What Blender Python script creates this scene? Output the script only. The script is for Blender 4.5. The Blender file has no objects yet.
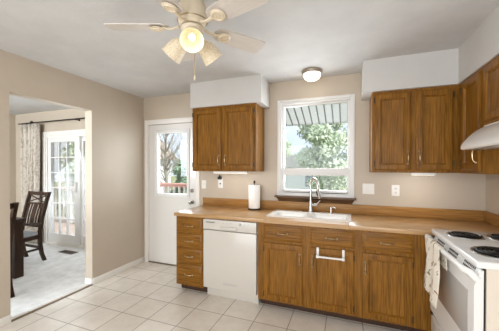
import bpy, bmesh, math, random
from mathutils import Vector, Matrix
PI = math.pi
S = bpy.context.scene
COL = S.collection
rnd = random.Random(7)

# ------------------------------------------------------------------ camera
F, YAW, PITCH, ROLL, SY = 260.27, .3593, -.0081, .0016, 4.43
cam = bpy.data.objects.new('camera', bpy.data.cameras.new('camera'))
COL.objects.link(cam)
fw = Vector((-math.sin(YAW), math.cos(YAW), 0)); rt = Vector((math.cos(YAW), math.sin(YAW), 0)); up = Vector((0, 0, 1))
fw2 = fw*math.cos(PITCH)+up*math.sin(PITCH); up2 = up*math.cos(PITCH)-fw*math.sin(PITCH)
r3 = rt*math.cos(ROLL)+up2*math.sin(ROLL); u3 = up2*math.cos(ROLL)-rt*math.sin(ROLL)
m3 = Matrix((r3, u3, -fw2)).transposed()
cam.matrix_world = Matrix.Translation((2.881, -3.1186, 1.4173)) @ m3.to_4x4()
cam.data.sensor_width = 36; cam.data.sensor_fit = 'HORIZONTAL'
cam.data.lens = F/499*36; cam.data.shift_y = SY/499; cam.data.clip_start = .02; cam.data.clip_end = 300
S.camera = cam

# ------------------------------------------------------------------ view, sky, lights
S.view_settings.view_transform = 'Standard'; S.view_settings.look = 'None'
S.view_settings.gamma = 1; S.view_settings.use_curve_mapping = False
S.view_settings.exposure = 0.0
S.cycles.use_denoising = True
S.cycles.max_bounces = 10; S.cycles.diffuse_bounces = 6; S.cycles.transparent_max_bounces = 16
S.cycles.sample_clamp_indirect = 6; S.cycles.caustics_reflective = False; S.cycles.caustics_refractive = False


def lin(r, g, b):
    f = lambda c: (c/12.92 if c <= .04045 else ((c+.055)/1.055)**2.4)
    return (f(r/255), f(g/255), f(b/255), 1)


W = bpy.data.worlds.new('overcast_sky'); S.world = W; W.use_nodes = True
nt = W.node_tree; bg = nt.nodes['Background']
tc = nt.nodes.new('ShaderNodeTexCoord'); nz = nt.nodes.new('ShaderNodeTexNoise'); rp = nt.nodes.new('ShaderNodeValToRGB')
nz.inputs['Scale'].default_value = 2.2; nz.inputs['Detail'].default_value = 4
rp.color_ramp.elements[0].position = .35; rp.color_ramp.elements[0].color = lin(206, 218, 231)
rp.color_ramp.elements[1].position = .65; rp.color_ramp.elements[1].color = lin(226, 229, 232)
nt.links.new(tc.outputs['Generated'], nz.inputs['Vector']); nt.links.new(nz.outputs['Fac'], rp.inputs['Fac'])
nt.links.new(rp.outputs['Color'], bg.inputs['Color']); bg.inputs['Strength'].default_value = 1.45
sun = bpy.data.lights.new('sun', 'SUN'); sun.energy = 6.0; sun.angle = .05; sun.color = (1, .97, .92)
so_ = bpy.data.objects.new('sun', sun); COL.objects.link(so_); so_.rotation_euler = Vector((-.85, .16, -.95)).to_track_quat('-Z', 'Y').to_euler()


def area(name, loc, aim, sx, sy, power, color=(1, 1, 1)):
    l = bpy.data.lights.new(name, 'AREA'); l.shape = 'RECTANGLE'; l.size = sx; l.size_y = sy; l.energy = power; l.color = color
    o = bpy.data.objects.new(name, l); COL.objects.link(o); o.location = loc
    o.rotation_euler = (Vector(aim)-Vector(loc)).to_track_quat('-Z', 'Y').to_euler(); return o


area('light_rear_fill', (2.2, -5.0, 1.25), (2.9, 0, .9), 3.4, 1.7, 128, (.90, .95, 1))  # added fill lamp behind the camera, in front of a solid wall
area('light_dining_fill', (-1.7, -4.6, 1.75), (-1.7, 0, 1.5), 2.6, 1.3, 215, (.86, .94, 1))  # added fill lamp in the unseen front of the dining room
area('light_patio_glass', (-1.55, .32, 1.1), (-1.0, -2.5, .2), 1.4, 1.6, 26, (.92, .96, 1))
area('light_door_glass', (.5, .22, 1.5), (.5, -2, .5), .5, .9, 16, (.92, .96, 1))
area('light_sink_window', (2.52, .2, 1.66), (2.0, -2, .9), .7, 1.0, 36, (.92, .96, 1))

# ------------------------------------------------------------------ helpers


class B:
    def __init__(s): s.bm = bmesh.new()

    def box(s, x0, x1, y0, y1, z0, z1, bev=0, seg=2, M=None):
        r = bmesh.ops.create_cube(s.bm, size=1)
        vs = r['verts']
        for v in vs:
            v.co = Vector(((x0+x1)/2+v.co.x*(x1-x0), (y0+y1)/2+v.co.y*(y1-y0), (z0+z1)/2+v.co.z*(z1-z0)))
        if bev:
            es = list({e for v in vs for e in v.link_edges})
            q = bmesh.ops.bevel(s.bm, geom=es, offset=bev, segments=seg, affect='EDGES', profile=.5)
            vs = list({v for f in q['faces'] for v in f.verts} | {v for v in vs if v.is_valid})
        if M is not None:
            for v in vs: v.co = M @ v.co
        return s

    def rings(s, rs, close=True, cap0=True, cap1=True, smooth=True):
        L = [[s.bm.verts.new(p) for p in r] for r in rs]
        n = len(L[0])
        for a, b in zip(L, L[1:]):
            for i in range(n if close else n-1):
                j = (i+1) % n
                try: f = s.bm.faces.new((a[i], a[j], b[j], b[i])); f.smooth = smooth
                except ValueError: pass
        if cap0: s.bm.faces.new(list(reversed(L[0])))
        if cap1: s.bm.faces.new(L[-1])
        return s

    def lathe(s, prof, c=(0, 0, 0), axis=(0, 0, 1), n=28, cap0=True, cap1=True, off=0.0):
        q = Vector((0, 0, 1)).rotation_difference(Vector(axis)).to_matrix(); c = Vector(c)
        rs = [[c+q @ Vector((r*math.cos(2*PI*i/n+off), r*math.sin(2*PI*i/n+off), h)) for i in range(n)] for r, h in prof]
        return s.rings(rs, True, cap0, cap1)

    def tube(s, pts, r, n=10, flat=1.0):
        pts = [Vector(p) for p in pts]; rs = []
        rad = r if isinstance(r, (list, tuple)) else [r]*len(pts)
        prev = None
        for i, p in enumerate(pts):
            t = (pts[min(i+1, len(pts)-1)]-pts[max(i-1, 0)]).normalized()
            if prev is None:
                a = Vector((0, 0, 1)) if abs(t.z) < .9 else Vector((1, 0, 0))
                nx = t.cross(a).normalized()
            else: nx = (prev-t*prev.dot(t)).normalized()
            ny = t.cross(nx); prev = nx
            rs.append([p+nx*rad[i]*math.cos(2*PI*k/n)+ny*rad[i]*flat*math.sin(2*PI*k/n) for k in range(n)])
        return s.rings(rs)

    def torus(s, c, R, r, axis=(0, 0, 1), n=28, k=8):
        q = Vector((0, 0, 1)).rotation_difference(Vector(axis)).to_matrix(); c = Vector(c)
        rs = []
        for i in range(n+1):
            a = 2*PI*i/n
            rs.append([c+q @ Vector(((R+r*math.cos(2*PI*j/k))*math.cos(a), (R+r*math.cos(2*PI*j/k))*math.sin(a), r*math.sin(2*PI*j/k))) for j in range(k)])
        return s.rings(rs, True, False, False)

    def bar(s, p, q, w, d, bev=0):
        """rectangular bar from p to q, w wide (sideways) and d deep"""
        p, q = Vector(p), Vector(q); t = (q-p); L = t.length
        M = Matrix.Translation((p+q)/2) @ t.to_track_quat('Z', 'Y').to_matrix().to_4x4()
        return s.box(-w/2, w/2, -d/2, d/2, -L/2, L/2, bev, 1, M)

    def panel(s, x0, x1, z0, z1, y, th, steps):
        """framed panel facing -y: steps = [(inset, depth behind front)]"""
        rs = [[(x0, y+th, z0), (x1, y+th, z0), (x1, y+th, z1), (x0, y+th, z1)]]
        for i, d in steps:
            rs.append([(x0+i, y+d, z0+i), (x1-i, y+d, z0+i), (x1-i, y+d, z1-i), (x0+i, y+d, z1-i)])
        return s.rings(rs, smooth=False)


def mesh_of(b, name, mat, ang=38):
    bmesh.ops.recalc_face_normals(b.bm, faces=b.bm.faces)
    me = bpy.data.meshes.new(name); b.bm.to_mesh(me); b.bm.free()
    for p in me.polygons: p.use_smooth = True
    me.set_sharp_from_angle(angle=math.radians(ang))
    for m in (mat if isinstance(mat, (list, tuple)) else [mat]): me.materials.append(m)
    return me


def obj(name, b, mat, parent=None, local=False, kind=None, label=None, ang=38):
    """link the shapes as ONE mesh; world coordinates unless local"""
    me = mesh_of(b, name, mat, ang)
    o = bpy.data.objects.new(name, me); COL.objects.link(o)
    if parent:
        o.parent = parent
        if not local:
            off = Vector((0, 0, 0)); p = parent
            while p: off += Vector(p.location); p = p.parent
            me.transform(Matrix.Translation(-off))
    if kind: o['kind'] = kind
    if label: o['label'] = label
    return o


def seat_origin(o):
    """move a top-level mesh's origin to the middle of its base"""
    me = o.data; xs = [v.co for v in me.vertices]
    c = Vector(((min(v.x for v in xs)+max(v.x for v in xs))/2, (min(v.y for v in xs)+max(v.y for v in xs))/2, min(v.z for v in xs)))
    me.transform(Matrix.Translation(-c)); o.location = c
    return o


def tag(o, label, cat, group=None):
    o['label'] = label; o['category'] = cat
    if group: o['group'] = group
    return o


def thing(name, label, cat, loc=(0, 0, 0), rotz=0, group=None):
    o = bpy.data.objects.new(name, None); COL.objects.link(o); o.empty_display_size = .1
    o.location = loc; o.rotation_euler = (0, 0, rotz)
    return tag(o, label, cat, group)


def struct(name, b, m, parent=None):
    o = obj(name, b, m, parent)
    if not parent: o['kind'] = 'structure'
    return o


def dup(root, loc, rotz, label, group=None):
    r = root.copy(); COL.objects.link(r); r.location = loc; r.rotation_euler = (0, 0, rotz); r['label'] = label
    if group: r['group'] = group
    for ch in list(root.children):
        c = ch.copy(); COL.objects.link(c); c.parent = r
        for g in list(ch.children):
            d = g.copy(); COL.objects.link(d); d.parent = c
    return r


# ------------------------------------------------------------------ materials
def mat(name, rgb, rough=.5, metal=0, spec=.5, coat=0):
    m = bpy.data.materials.new(name); m.use_nodes = True; p = m.node_tree.nodes['Principled BSDF']
    p.inputs['Base Color'].default_value = lin(*rgb); p.inputs['Roughness'].default_value = rough
    p.inputs['Metallic'].default_value = metal; p.inputs['Specular IOR Level'].default_value = spec
    p.inputs['Coat Weight'].default_value = coat
    return m


def noisy(name, c0, c1, scale=(8, 8, 8), detail=4, rough=.6, bump=0, bscale=None, lo=.35, hi=.65, spec=.5, world=False, perobj=False, rough_n=.55, dist=0.0, coat=0):
    m = mat(name, c0, rough, spec=spec, coat=coat); n = m.node_tree; p = n.nodes['Principled BSDF']
    t = n.nodes.new('ShaderNodeTexCoord'); mp = n.nodes.new('ShaderNodeMapping'); mp.inputs['Scale'].default_value = scale
    x = n.nodes.new('ShaderNodeTexNoise'); x.inputs['Scale'].default_value = 1; x.inputs['Detail'].default_value = detail
    x.inputs['Roughness'].default_value = rough_n; x.inputs['Distortion'].default_value = dist
    r = n.nodes.new('ShaderNodeValToRGB')
    r.color_ramp.elements[0].position = lo; r.color_ramp.elements[0].color = lin(*c0)
    r.color_ramp.elements[1].position = hi; r.color_ramp.elements[1].color = lin(*c1)
    src = t.outputs['Object']
    if world:
        g = n.nodes.new('ShaderNodeNewGeometry'); src = g.outputs['Position']
    if perobj:
        oi = n.nodes.new('ShaderNodeObjectInfo'); mu = n.nodes.new('ShaderNodeVectorMath'); mu.operation = 'SCALE'
        mu.inputs[0].default_value = (7.3, 5.1, 9.7); n.links.new(oi.outputs['Random'], mu.inputs['Scale'])
        ad = n.nodes.new('ShaderNodeVectorMath'); n.links.new(src, ad.inputs[0]); n.links.new(mu.outputs[0], ad.inputs[1]); src = ad.outputs[0]
    n.links.new(src, mp.inputs['Vector']); n.links.new(mp.outputs['Vector'], x.inputs['Vector'])
    n.links.new(x.outputs['Fac'], r.inputs['Fac']); n.links.new(r.outputs['Color'], p.inputs['Base Color'])
    if bump:
        bp = n.nodes.new('ShaderNodeBump'); bp.inputs['Strength'].default_value = bump; bp.inputs['Distance'].default_value = .01
        if bscale:
            y = n.nodes.new('ShaderNodeTexNoise'); y.inputs['Scale'].default_value = bscale; y.inputs['Detail'].default_value = 3
            n.links.new(src, y.inputs['Vector']); n.links.new(y.outputs['Fac'], bp.inputs['Height'])
        else: n.links.new(x.outputs['Fac'], bp.inputs['Height'])
        n.links.new(bp.outputs['Normal'], p.inputs['Normal'])
    return m


def wood(name, dark, mid, light, axis='z', rough=.42, coat=.08, fine=120):
    """oak: long pores along axis over a broad cathedral figure"""
    m = mat(name, mid, rough, coat=coat, spec=.22); n = m.node_tree; p = n.nodes['Principled BSDF']
    p.inputs['Coat Roughness'].default_value = .3
    t = n.nodes.new('ShaderNodeTexCoord'); oi = n.nodes.new('ShaderNodeObjectInfo')
    mu = n.nodes.new('ShaderNodeVectorMath'); mu.operation = 'SCALE'; mu.inputs[0].default_value = (3.3, 5.1, 2.7)
    ad = n.nodes.new('ShaderNodeVectorMath')
    n.links.new(oi.outputs['Random'], mu.inputs['Scale']); n.links.new(t.outputs['Object'], ad.inputs[0]); n.links.new(mu.outputs[0], ad.inputs[1])
    def noise(sc, det, dist=0):
        mp = n.nodes.new('ShaderNodeMapping'); mp.inputs['Scale'].default_value = sc
        x = n.nodes.new('ShaderNodeTexNoise'); x.inputs['Scale'].default_value = 1; x.inputs['Detail'].default_value = det; x.inputs['Distortion'].default_value = dist
        n.links.new(ad.outputs[0], mp.inputs['Vector']); n.links.new(mp.outputs['Vector'], x.inputs['Vector']); return x
    k = {'z': 2, 'x': 0, 'y': 1}[axis]
    a = [fine]*3; a[k] = 5; b = [8]*3; b[k] = 1.6
    x = noise(a, 5); y = noise(b, 3, 1.6)
    mx = n.nodes.new('ShaderNodeMath'); mx.operation = 'MULTIPLY_ADD'; mx.inputs[1].default_value = .74
    h = n.nodes.new('ShaderNodeMath'); h.operation = 'MULTIPLY'; h.inputs[1].default_value = .26
    n.links.new(y.outputs['Fac'], h.inputs[0]); n.links.new(x.outputs['Fac'], mx.inputs[0]); n.links.new(h.outputs[0], mx.inputs[2])
    r = n.nodes.new('ShaderNodeValToRGB')
    r.color_ramp.elements[0].position = .33; r.color_ramp.elements[0].color = lin(*dark)
    r.color_ramp.elements[1].position = .69; r.color_ramp.elements[1].color = lin(*light)
    e = r.color_ramp.elements.new(.51); e.color = lin(*mid)
    n.links.new(mx.outputs[0], r.inputs['Fac']); n.links.new(r.outputs['Color'], p.inputs['Base Color'])
    bp = n.nodes.new('ShaderNodeBump'); bp.inputs['Strength'].default_value = .12; bp.inputs['Distance'].default_value = .004
    n.links.new(x.outputs['Fac'], bp.inputs['Height']); n.links.new(bp.outputs['Normal'], p.inputs['Normal'])
    return m


def glow(name, rgb, strength):
    m = mat(name, rgb, .4); p = m.node_tree.nodes['Principled BSDF']
    p.inputs['Emission Color'].default_value = lin(*rgb); p.inputs['Emission Strength'].default_value = strength; return m


def glass(name, tint=(252, 254, 255), gloss=.5):
    m = bpy.data.materials.new(name); m.use_nodes = True; n = m.node_tree; n.nodes.clear()
    o = n.nodes.new('ShaderNodeOutputMaterial'); mx = n.nodes.new('ShaderNodeMixShader'); tr = n.nodes.new('ShaderNodeBsdfTransparent'); gl = n.nodes.new('ShaderNodeBsdfGlossy')
    fr = n.nodes.new('ShaderNodeFresnel'); fr.inputs['IOR'].default_value = 1.45
    mt = n.nodes.new('ShaderNodeMath'); mt.operation = 'MULTIPLY'; mt.inputs[1].default_value = gloss
    tr.inputs['Color'].default_value = lin(*tint); gl.inputs['Roughness'].default_value = .02
    n.links.new(fr.outputs[0], mt.inputs[0]); n.links.new(mt.outputs[0], mx.inputs[0]); n.links.new(tr.outputs[0], mx.inputs[1]); n.links.new(gl.outputs[0], mx.inputs[2]); n.links.new(mx.outputs[0], o.inputs[0])
    return m


def tile_mat():
    m = mat('ceramic_tile', (205, 195, 185), .32); n = m.node_tree; p = n.nodes['Principled BSDF']
    g = n.nodes.new('ShaderNodeNewGeometry'); mp = n.nodes.new('ShaderNodeMapping')
    mp.inputs['Location'].default_value = (-.2, .868, 0)
    br = n.nodes.new('ShaderNodeTexBrick'); br.offset = 0; br.squash = 1
    br.inputs['Scale'].default_value = 1; br.inputs['Brick Width'].default_value = .313; br.inputs['Row Height'].default_value = .313
    br.inputs['Mortar Size'].default_value = .0032; br.inputs['Mortar Smooth'].default_value = .1; br.inputs['Bias'].default_value = 0
    br.inputs['Color1'].default_value = lin(238, 231, 221); br.inputs['Color2'].default_value = lin(231, 223, 212); br.inputs['Mortar'].default_value = lin(142, 130, 118)
    n.links.new(g.outputs['Position'], mp.inputs['Vector']); n.links.new(mp.outputs['Vector'], br.inputs['Vector'])
    nz = n.nodes.new('ShaderNodeTexNoise'); nz.inputs['Scale'].default_value = 7; nz.inputs['Detail'].default_value = 5; nz.inputs['Roughness'].default_value = .65
    n.links.new(g.outputs['Position'], nz.inputs['Vector'])
    r = n.nodes.new('ShaderNodeValToRGB'); r.color_ramp.elements[0].position = .3; r.color_ramp.elements[0].color = (.86, .85, .84, 1)
    r.color_ramp.elements[1].position = .7; r.color_ramp.elements[1].color = (1, 1, 1, 1)
    n.links.new(nz.outputs['Fac'], r.inputs['Fac'])
    mx = n.nodes.new('ShaderNodeMix'); mx.data_type = 'RGBA'; mx.blend_type = 'MULTIPLY'; mx.inputs[0].default_value = 1
    n.links.new(br.outputs['Color'], mx.inputs[6]); n.links.new(r.outputs['Color'], mx.inputs[7]); n.links.new(mx.outputs[2], p.inputs['Base Color'])
    bp = n.nodes.new('ShaderNodeBump'); bp.inputs['Strength'].default_value = .35; bp.inputs['Distance'].default_value = .004; bp.invert = True
    n.links.new(br.outputs['Fac'], bp.inputs['Height']); n.links.new(bp.outputs['Normal'], p.inputs['Normal'])
    return m


M_wall = noisy('painted_wall_beige', (187, 174, 157), (191, 178, 161), (3, 3, 3), rough=.5, bump=.04, bscale=90, world=True, spec=.5)
M_ceil = noisy('textured_ceiling', (198, 197, 196), (204, 203, 202), (5, 5, 5), rough=.85, bump=.18, bscale=38, world=True, spec=.2)
M_trim = mat('white_trim_paint', (232, 228, 222), .4)
M_tile = tile_mat()
M_carpet = noisy('cut_pile_carpet', (222, 222, 221), (242, 242, 241), (9, 9, 9), 6, rough=.95, bump=.6, bscale=160, world=True, spec=.1)
OAK = ((90, 56, 14), (130, 86, 24), (154, 107, 38))
M_oak = wood('honey_oak', *OAK); M_oakh = wood('honey_oak_horizontal', *OAK, axis='x')
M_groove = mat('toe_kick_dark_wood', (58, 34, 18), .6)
M_counter = noisy('laminate_butcher_block', (172, 133, 87), (188, 150, 104), (4, 40, 40), 4, rough=.3, world=True, coat=.15)
M_splash = wood('oak_backsplash', (134, 92, 44), (162, 118, 64), (180, 136, 80), axis='x')
M_splashy = wood('oak_backsplash_side', (134, 92, 44), (162, 118, 64), (180, 136, 80), axis='y')
M_sill = wood('walnut_window_ledge', (64, 44, 28), (94, 68, 44), (116, 88, 60), axis='x')
M_white = mat('white_enamel', (222, 219, 214), .22, coat=.3)
M_range = mat('white_range_enamel', (238, 238, 237), .22, coat=.3)
M_whitep = mat('white_plastic', (234, 232, 228), .4)
M_porc = mat('white_porcelain', (242, 240, 236), .12, coat=.4)
M_chrome = mat('brushed_nickel', (205, 200, 192), .25, 1)
M_knob = mat('satin_nickel_knob', (150, 145, 138), .3, 1)
M_brass = mat('antique_brass', (196, 176, 142), .32, 1)
M_black = mat('black_plastic', (22, 20, 19), .4)
M_iron = mat('black_coil_metal', (32, 30, 30), .45, .6)
M_bowl = mat('chrome_drip_bowl', (190, 188, 186), .25, 1)
M_grey = mat('grey_print', (120, 118, 116), .6)
M_ovenglass = mat('oven_window_glass', (182, 179, 175), .12, coat=.4)  # pale grey paints the reflections seen over dark glass
M_paper = noisy('paper_towel', (240, 239, 236), (247, 246, 244), (60, 60, 60), rough=.95, bump=.3, bscale=220, spec=.1)
M_espresso = wood('espresso_wood', (34, 22, 16), (56, 38, 28), (74, 52, 40), rough=.35)
M_seat = noisy('grey_vinyl_seat', (160, 165, 175), (174, 179, 188), (20, 20, 20), rough=.45)
M_glass = glass('window_glass')
M_vinyl = mat('white_vinyl_window', (224, 223, 221), .35)
M_fan = mat('cream_fan_enamel', (216, 202, 178), .38)
M_blade = wood('whitewashed_fan_blade', (194, 187, 179), (200, 192, 184), (206, 199, 191), axis='x', rough=.45)
M_shade = noisy('frosted_glass_shade', (188, 170, 138), (236, 224, 200), (150, 150, 150), 3, rough=.35, bump=.5, lo=.3, hi=.7)
M_shade.node_tree.nodes['Principled BSDF'].inputs['Emission Color'].default_value = lin(246, 226, 192); M_shade.node_tree.nodes['Principled BSDF'].inputs['Emission Strength'].default_value = .12
M_bulb = glow('lit_bulb', (255, 246, 230), .9)
M_dome = glow('lit_frosted_dome', (255, 246, 230), 1.6)
M_strip = glow('added_glow_diffuser', (255, 250, 240), 1.2)  # glow added to the bars to brighten the wall below
M_rod = mat('dark_bronze', (44, 36, 30), .4, .6)

# ------------------------------------------------------------------ room shell
H = 2.4635; XR = 4.119; YB = 0.0; YF = -5.2
b = B(); b.box(-.06, XR+.15, YF, .02, -.08, 0); struct('floor', b, M_tile)
b = B(); b.box(-3.45, -.06, YF, .12, -.08, .004); struct('floor_dining', b, M_carpet)
b = B(); b.box(-3.45, XR+.15, YF, .3, H, H+.1); struct('ceiling', b, M_ceil)
# back wall with door and window openings
DX0, DX1, DT = .085, .925, 2.062
WX0, WX1, WZ0, WZ1 = 2.10, 2.935, 1.075, 2.215
b = B()
b.box(-.113, DX0, 0, .15, 0, H); b.box(DX0, DX1, 0, .15, DT, H); b.box(DX1, WX0, 0, .15, 0, H)
b.box(WX0, WX1, 0, .15, 0, WZ0); b.box(WX0, WX1, 0, .15, WZ1, H); b.box(WX1, XR+.15, 0, .15, 0, H)
struct('wall_back', b, M_wall)
OY0, OY1, OH = -1.666, -.8495, 2.106
b = B()
b.box(-.113, 0, OY1, 0, 0, H); b.box(-.113, 0, YF, OY0, 0, H); b.box(-.113, 0, OY0, OY1, OH, H)
struct('wall_left', b, M_wall)
b = B(); b.box(XR, XR+.15, YF, 0, 0, H); struct('wall_right', b, M_wall)
# dining room shell
PX0, PX1, PT = -2.40, -.62, 2.0
DY = .1
b = B(); b.box(-3.45, PX0, DY, DY+.15, 0, H); b.box(PX0, PX1, DY, DY+.15, PT, H); b.box(PX1, -.113, DY, DY+.15, 0, H)
struct('wall_dining_back', b, M_wall)
b = B(); b.box(-3.45, -3.3, YF, DY, 0, H); struct('wall_dining_left', b, M_wall)
b = B(); b.box(-3.45, XR+.15, YF-.15, YF, 0, H); struct('wall_rear', b, M_wall)
# soffits over the wall cabinets
M_soff = noisy('painted_soffit', (200, 198, 195), (204, 202, 199), (3, 3, 3), rough=.75, bump=.05, bscale=90, world=True, spec=.3)
b = B(); b.box(1.054, 1.977, -.346, 0, 2.157, H); struct('wall_soffit_left', b, M_soff)
b = B(); b.box(3.021, XR, -.346, 0, 2.155, H); b.box(3.785, XR, YF, -.346, 2.155, H); struct('wall_soffit_right', b, M_soff)


def baseboard(name, x0, x1, y0, y1):
    b = B(); b.box(x0, x1, y0, y1, 0, .075, .004); struct(name, b, M_trim)


baseboard('baseboard_left', 0, .014, OY1, -.001)
baseboard('baseboard_left_near', 0, .014, YF, OY0)
baseboard('baseboard_jamb', -.113, 0, OY1-.012, OY1)
baseboard('baseboard_dining', -3.3, PX0-.1, DY-.014, DY)
b = B(); b.box(-.02, .012, OY0, OY1, 0, .009, .003); struct('trim_1', b, mat('threshold_strip', (128, 112, 92), .4, .4))

# ------------------------------------------------------------------ kitchen back door
d = thing('door_1', 'white back door with large glass pane and nickel knob', 'door', (.5, .03, 0)); d['kind'] = 'structure'
b = B()
b.box(.09, .20, .02, .065, .01, 2.055); b.box(.80, .92, .02, .065, .01, 2.055)
b.box(.20, .80, .02, .065, 1.965, 2.055); b.box(.20, .80, .02, .065, .01, .995)
obj('door_slab', b, M_white, d)
b = B()
for i, (o_, y0) in enumerate(((0, .004), (.022, .010))):
    a = .197+o_; c = .803-o_; e = .992+o_; f = 1.968-o_
    w = .024
    b.box(a, a+w, y0, .075, e, f, .004); b.box(c-w, c, y0, .075, e, f, .004)
    b.box(a+w, c-w, y0, .075, f-w, f, .004); b.box(a+w, c-w, y0, .075, e, e+w, .004)
obj('glazing_frame', b, M_vinyl, d)
b = B(); b.box(.24, .765, .042, .046, 1.03, 1.93); obj('pane', b, M_glass, d)
b = B()
b.box(.03, .088, -.014, 0, 0, 2.125, .004); b.box(.922, .98, -.014, 0, 0, 2.125, .004); b.box(.088, .922, -.014, 0, 2.06, 2.125, .004)
b.box(.085, .092, 0, .14, 0, 2.062); b.box(.918, .925, 0, .14, 0, 2.062); b.box(.092, .918, 0, .14, 2.055, 2.062)
obj('casing', b, M_trim, d)
b = B(); b.lathe([(.028, 0), (.028, .006), (.011, .010), (.011, .034), (.026, .042), (.029, .055), (.022, .068), (.0, .070)], (.845, .02, .935), (0, -1, 0), 20); obj('door_knob', b, M_knob, d)
b = B(); b.lathe([(.027, 0), (.027, .012), (.018, .016), (.018, .022), (0, .022)], (.845, .02, 1.095), (0, -1, 0), 20); b.box(.839, .851, -.018, -.002, 1.078, 1.112, .003); obj('deadbolt', b, M_knob, d)
b = B(); b.box(.09, .92, .0, .14, 0, .014); obj('threshold', b, mat('door_threshold', (120, 108, 92), .5, .5), d)
b = B(); b.box(.092, .918, .019, .024, 2.05, 2.056); obj('weather_strip_shade', b, M_black, d)  # black weather strip that also paints the gap shadow at the door head

# ------------------------------------------------------------------ kitchen window
w = thing('window_1', 'white window above the sink with dark wood ledge', 'window', (2.52, .05, WZ0)); w['kind'] = 'structure'
b = B()
def rect(b, x0, x1, y0, y1, z0, z1, t, bev=.003):
    b.box(x0, x0+t, y0, y1, z0, z1, bev); b.box(x1-t, x1, y0, y1, z0, z1, bev); b.box(x0+t, x1-t, y0, y1, z0, z0+t, bev); b.box(x0+t, x1-t, y0, y1, z1-t, z1, bev)
rect(b, 2.078, 2.957, -.012, .0, 1.065, 2.238, .03)
rect(b, 2.10, 2.935, 0, .12, 1.075, 2.215, .03)
obj('window_frame', b, M_vinyl, w)
b = B(); rect(b, 2.13, 2.905, .03, .075, 1.355, 2.185, .024); b.box(2.13, 2.905, .018, .08, 1.345, 1.415, .004)
s1 = obj('upper_sash', b, M_vinyl, w)
b = B(); b.box(2.15, 2.885, .05, .055, 1.42, 2.17); obj('pane', b, M_glass, s1)
b = B(); rect(b, 2.13, 2.905, .02, .07, 1.105, 1.355, .028); b.box(2.15, 2.885, .02, .07, 1.12, 1.155)
s2 = obj('lower_sash', b, M_vinyl, w)
b = B(); b.box(2.15, 2.885, .042, .047, 1.13, 1.36); obj('pane', b, M_glass, s2)
b = B()
for k in range(1, 2): pass
b.rings([[(2.10, -.022, 1.0125), (2.93, -.022, 1.0125), (2.93, 0, 1.0125), (2.10, 0, 1.0125)], [(2.09, -.03, 1.035), (2.94, -.03, 1.035), (2.94, 0, 1.035), (2.09, 0, 1.035)],
         [(2.075, -.05, 1.060), (2.955, -.05, 1.060), (2.955, 0, 1.060), (2.075, 0, 1.060)], [(2.055, -.062, 1.064), (2.975, -.062, 1.064), (2.975, 0, 1.064), (2.055, 0, 1.064)],
         [(2.055, -.062, 1.084), (2.975, -.062, 1.084), (2.975, .02, 1.084), (2.055, .02, 1.084)]], smooth=False)
obj('window_sill', b, M_sill, w, label='dark walnut stained ledge')

# ------------------------------------------------------------------ patio door of the dining room
p = thing('door_2', 'white gridded patio door of the dining room', 'door', (-1.5, DY, 0)); p['kind'] = 'structure'
b = B(); b.box(PX0-.085, PX0, DY-.016, DY, 0, PT+.08, .004); b.box(PX1, PX1+.085, DY-.016, DY, 0, PT+.08, .004); b.box(PX0, PX1, DY-.016, DY, PT, PT+.08, .004)
b.box(PX0, PX0+.03, DY, DY+.12, 0, PT); b.box(PX1-.03, PX1, DY, DY+.12, 0, PT); b.box(PX0+.03, PX1-.03, DY, DY+.12, PT-.035, PT); b.box(PX0+.03, PX1-.03, DY, DY+.12, 0, .035)
obj('casing', b, M_trim, p)
def leafpanel(x0, x1, gx0, gx1, y):
    b = B(); gz0, gz1 = .2, 1.885
    b.box(x0, gx0, y, y+.045, .036, PT-.036); b.box(gx1, x1, y, y+.045, .036, PT-.036); b.box(gx0, gx1, y, y+.045, .036, gz0); b.box(gx0, gx1, y, y+.045, gz1, PT-.036)
    o = obj('door_panel', b, M_vinyl, p)
    b = B()
    for i in (1, 2):
        xx = gx0+(gx1-gx0)*i/3; b.box(xx-.008, xx+.008, y+.004, y+.04, gz0, gz1)
    for i in range(1, 6):
        zz = gz0+(gz1-gz0)*i/6; b.box(gx0, gx1, y+.005, y+.039, zz-.008, zz+.008)
    obj('muntin_grid', b, M_vinyl, o)
    b = B(); b.box(gx0, gx1, y+.02, y+.024, gz0, gz1); obj('pane', b, M_glass, o)
leafpanel(PX0+.032, -1.535, -2.29, -1.655, DY+.02)
leafpanel(-1.53, PX1-.032, -1.50, -.77, DY+.065)
b = B(); b.box(-1.60, -1.585, DY-.03, DY+.02, .98, 1.16, .004); obj('door_handle', b, M_vinyl, p)

# ------------------------------------------------------------------ cabinets (built in a local frame: x along the front, y into the wall, front face of the body at y=0)
def pull(x, z, L, vertical, y=-.022):
    b = B(); pts = []
    for i in range(11):
        t = i/10-.5; a = t*L; d_ = y-.021*(1-(2*t)**4)
        pts.append((x, d_, z+a) if vertical else (x+a, d_, z))
    b.tube(pts, [.0065 if i in (0, 10) else (.0034+.0022*math.exp(-((i-5)/1.6)**2)) for i in range(11)], 8)
    for s in (-1, 1):
        c = (x, y+.003, z+s*L/2) if vertical else (x+s*L/2, y+.003, z)
        b.lathe([(.012, 0), (.011, .004), (.006, .008), (0, .008)], c, (0, -1, 0), 10)
    return b


DOORSTEP = [(0, .009), (.008, .001), (.014, 0), (.048, 0), (.053, .005), (.058, .0045), (.063, .014), (.072, .0145)]
DRAWSTEP = [(0, .013), (.006, .011), (.016, .002), (.022, .0), (.03, 0)]


M_hinge = mat('aged_bronze_hinge', (78, 58, 34), .45, .5)


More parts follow.
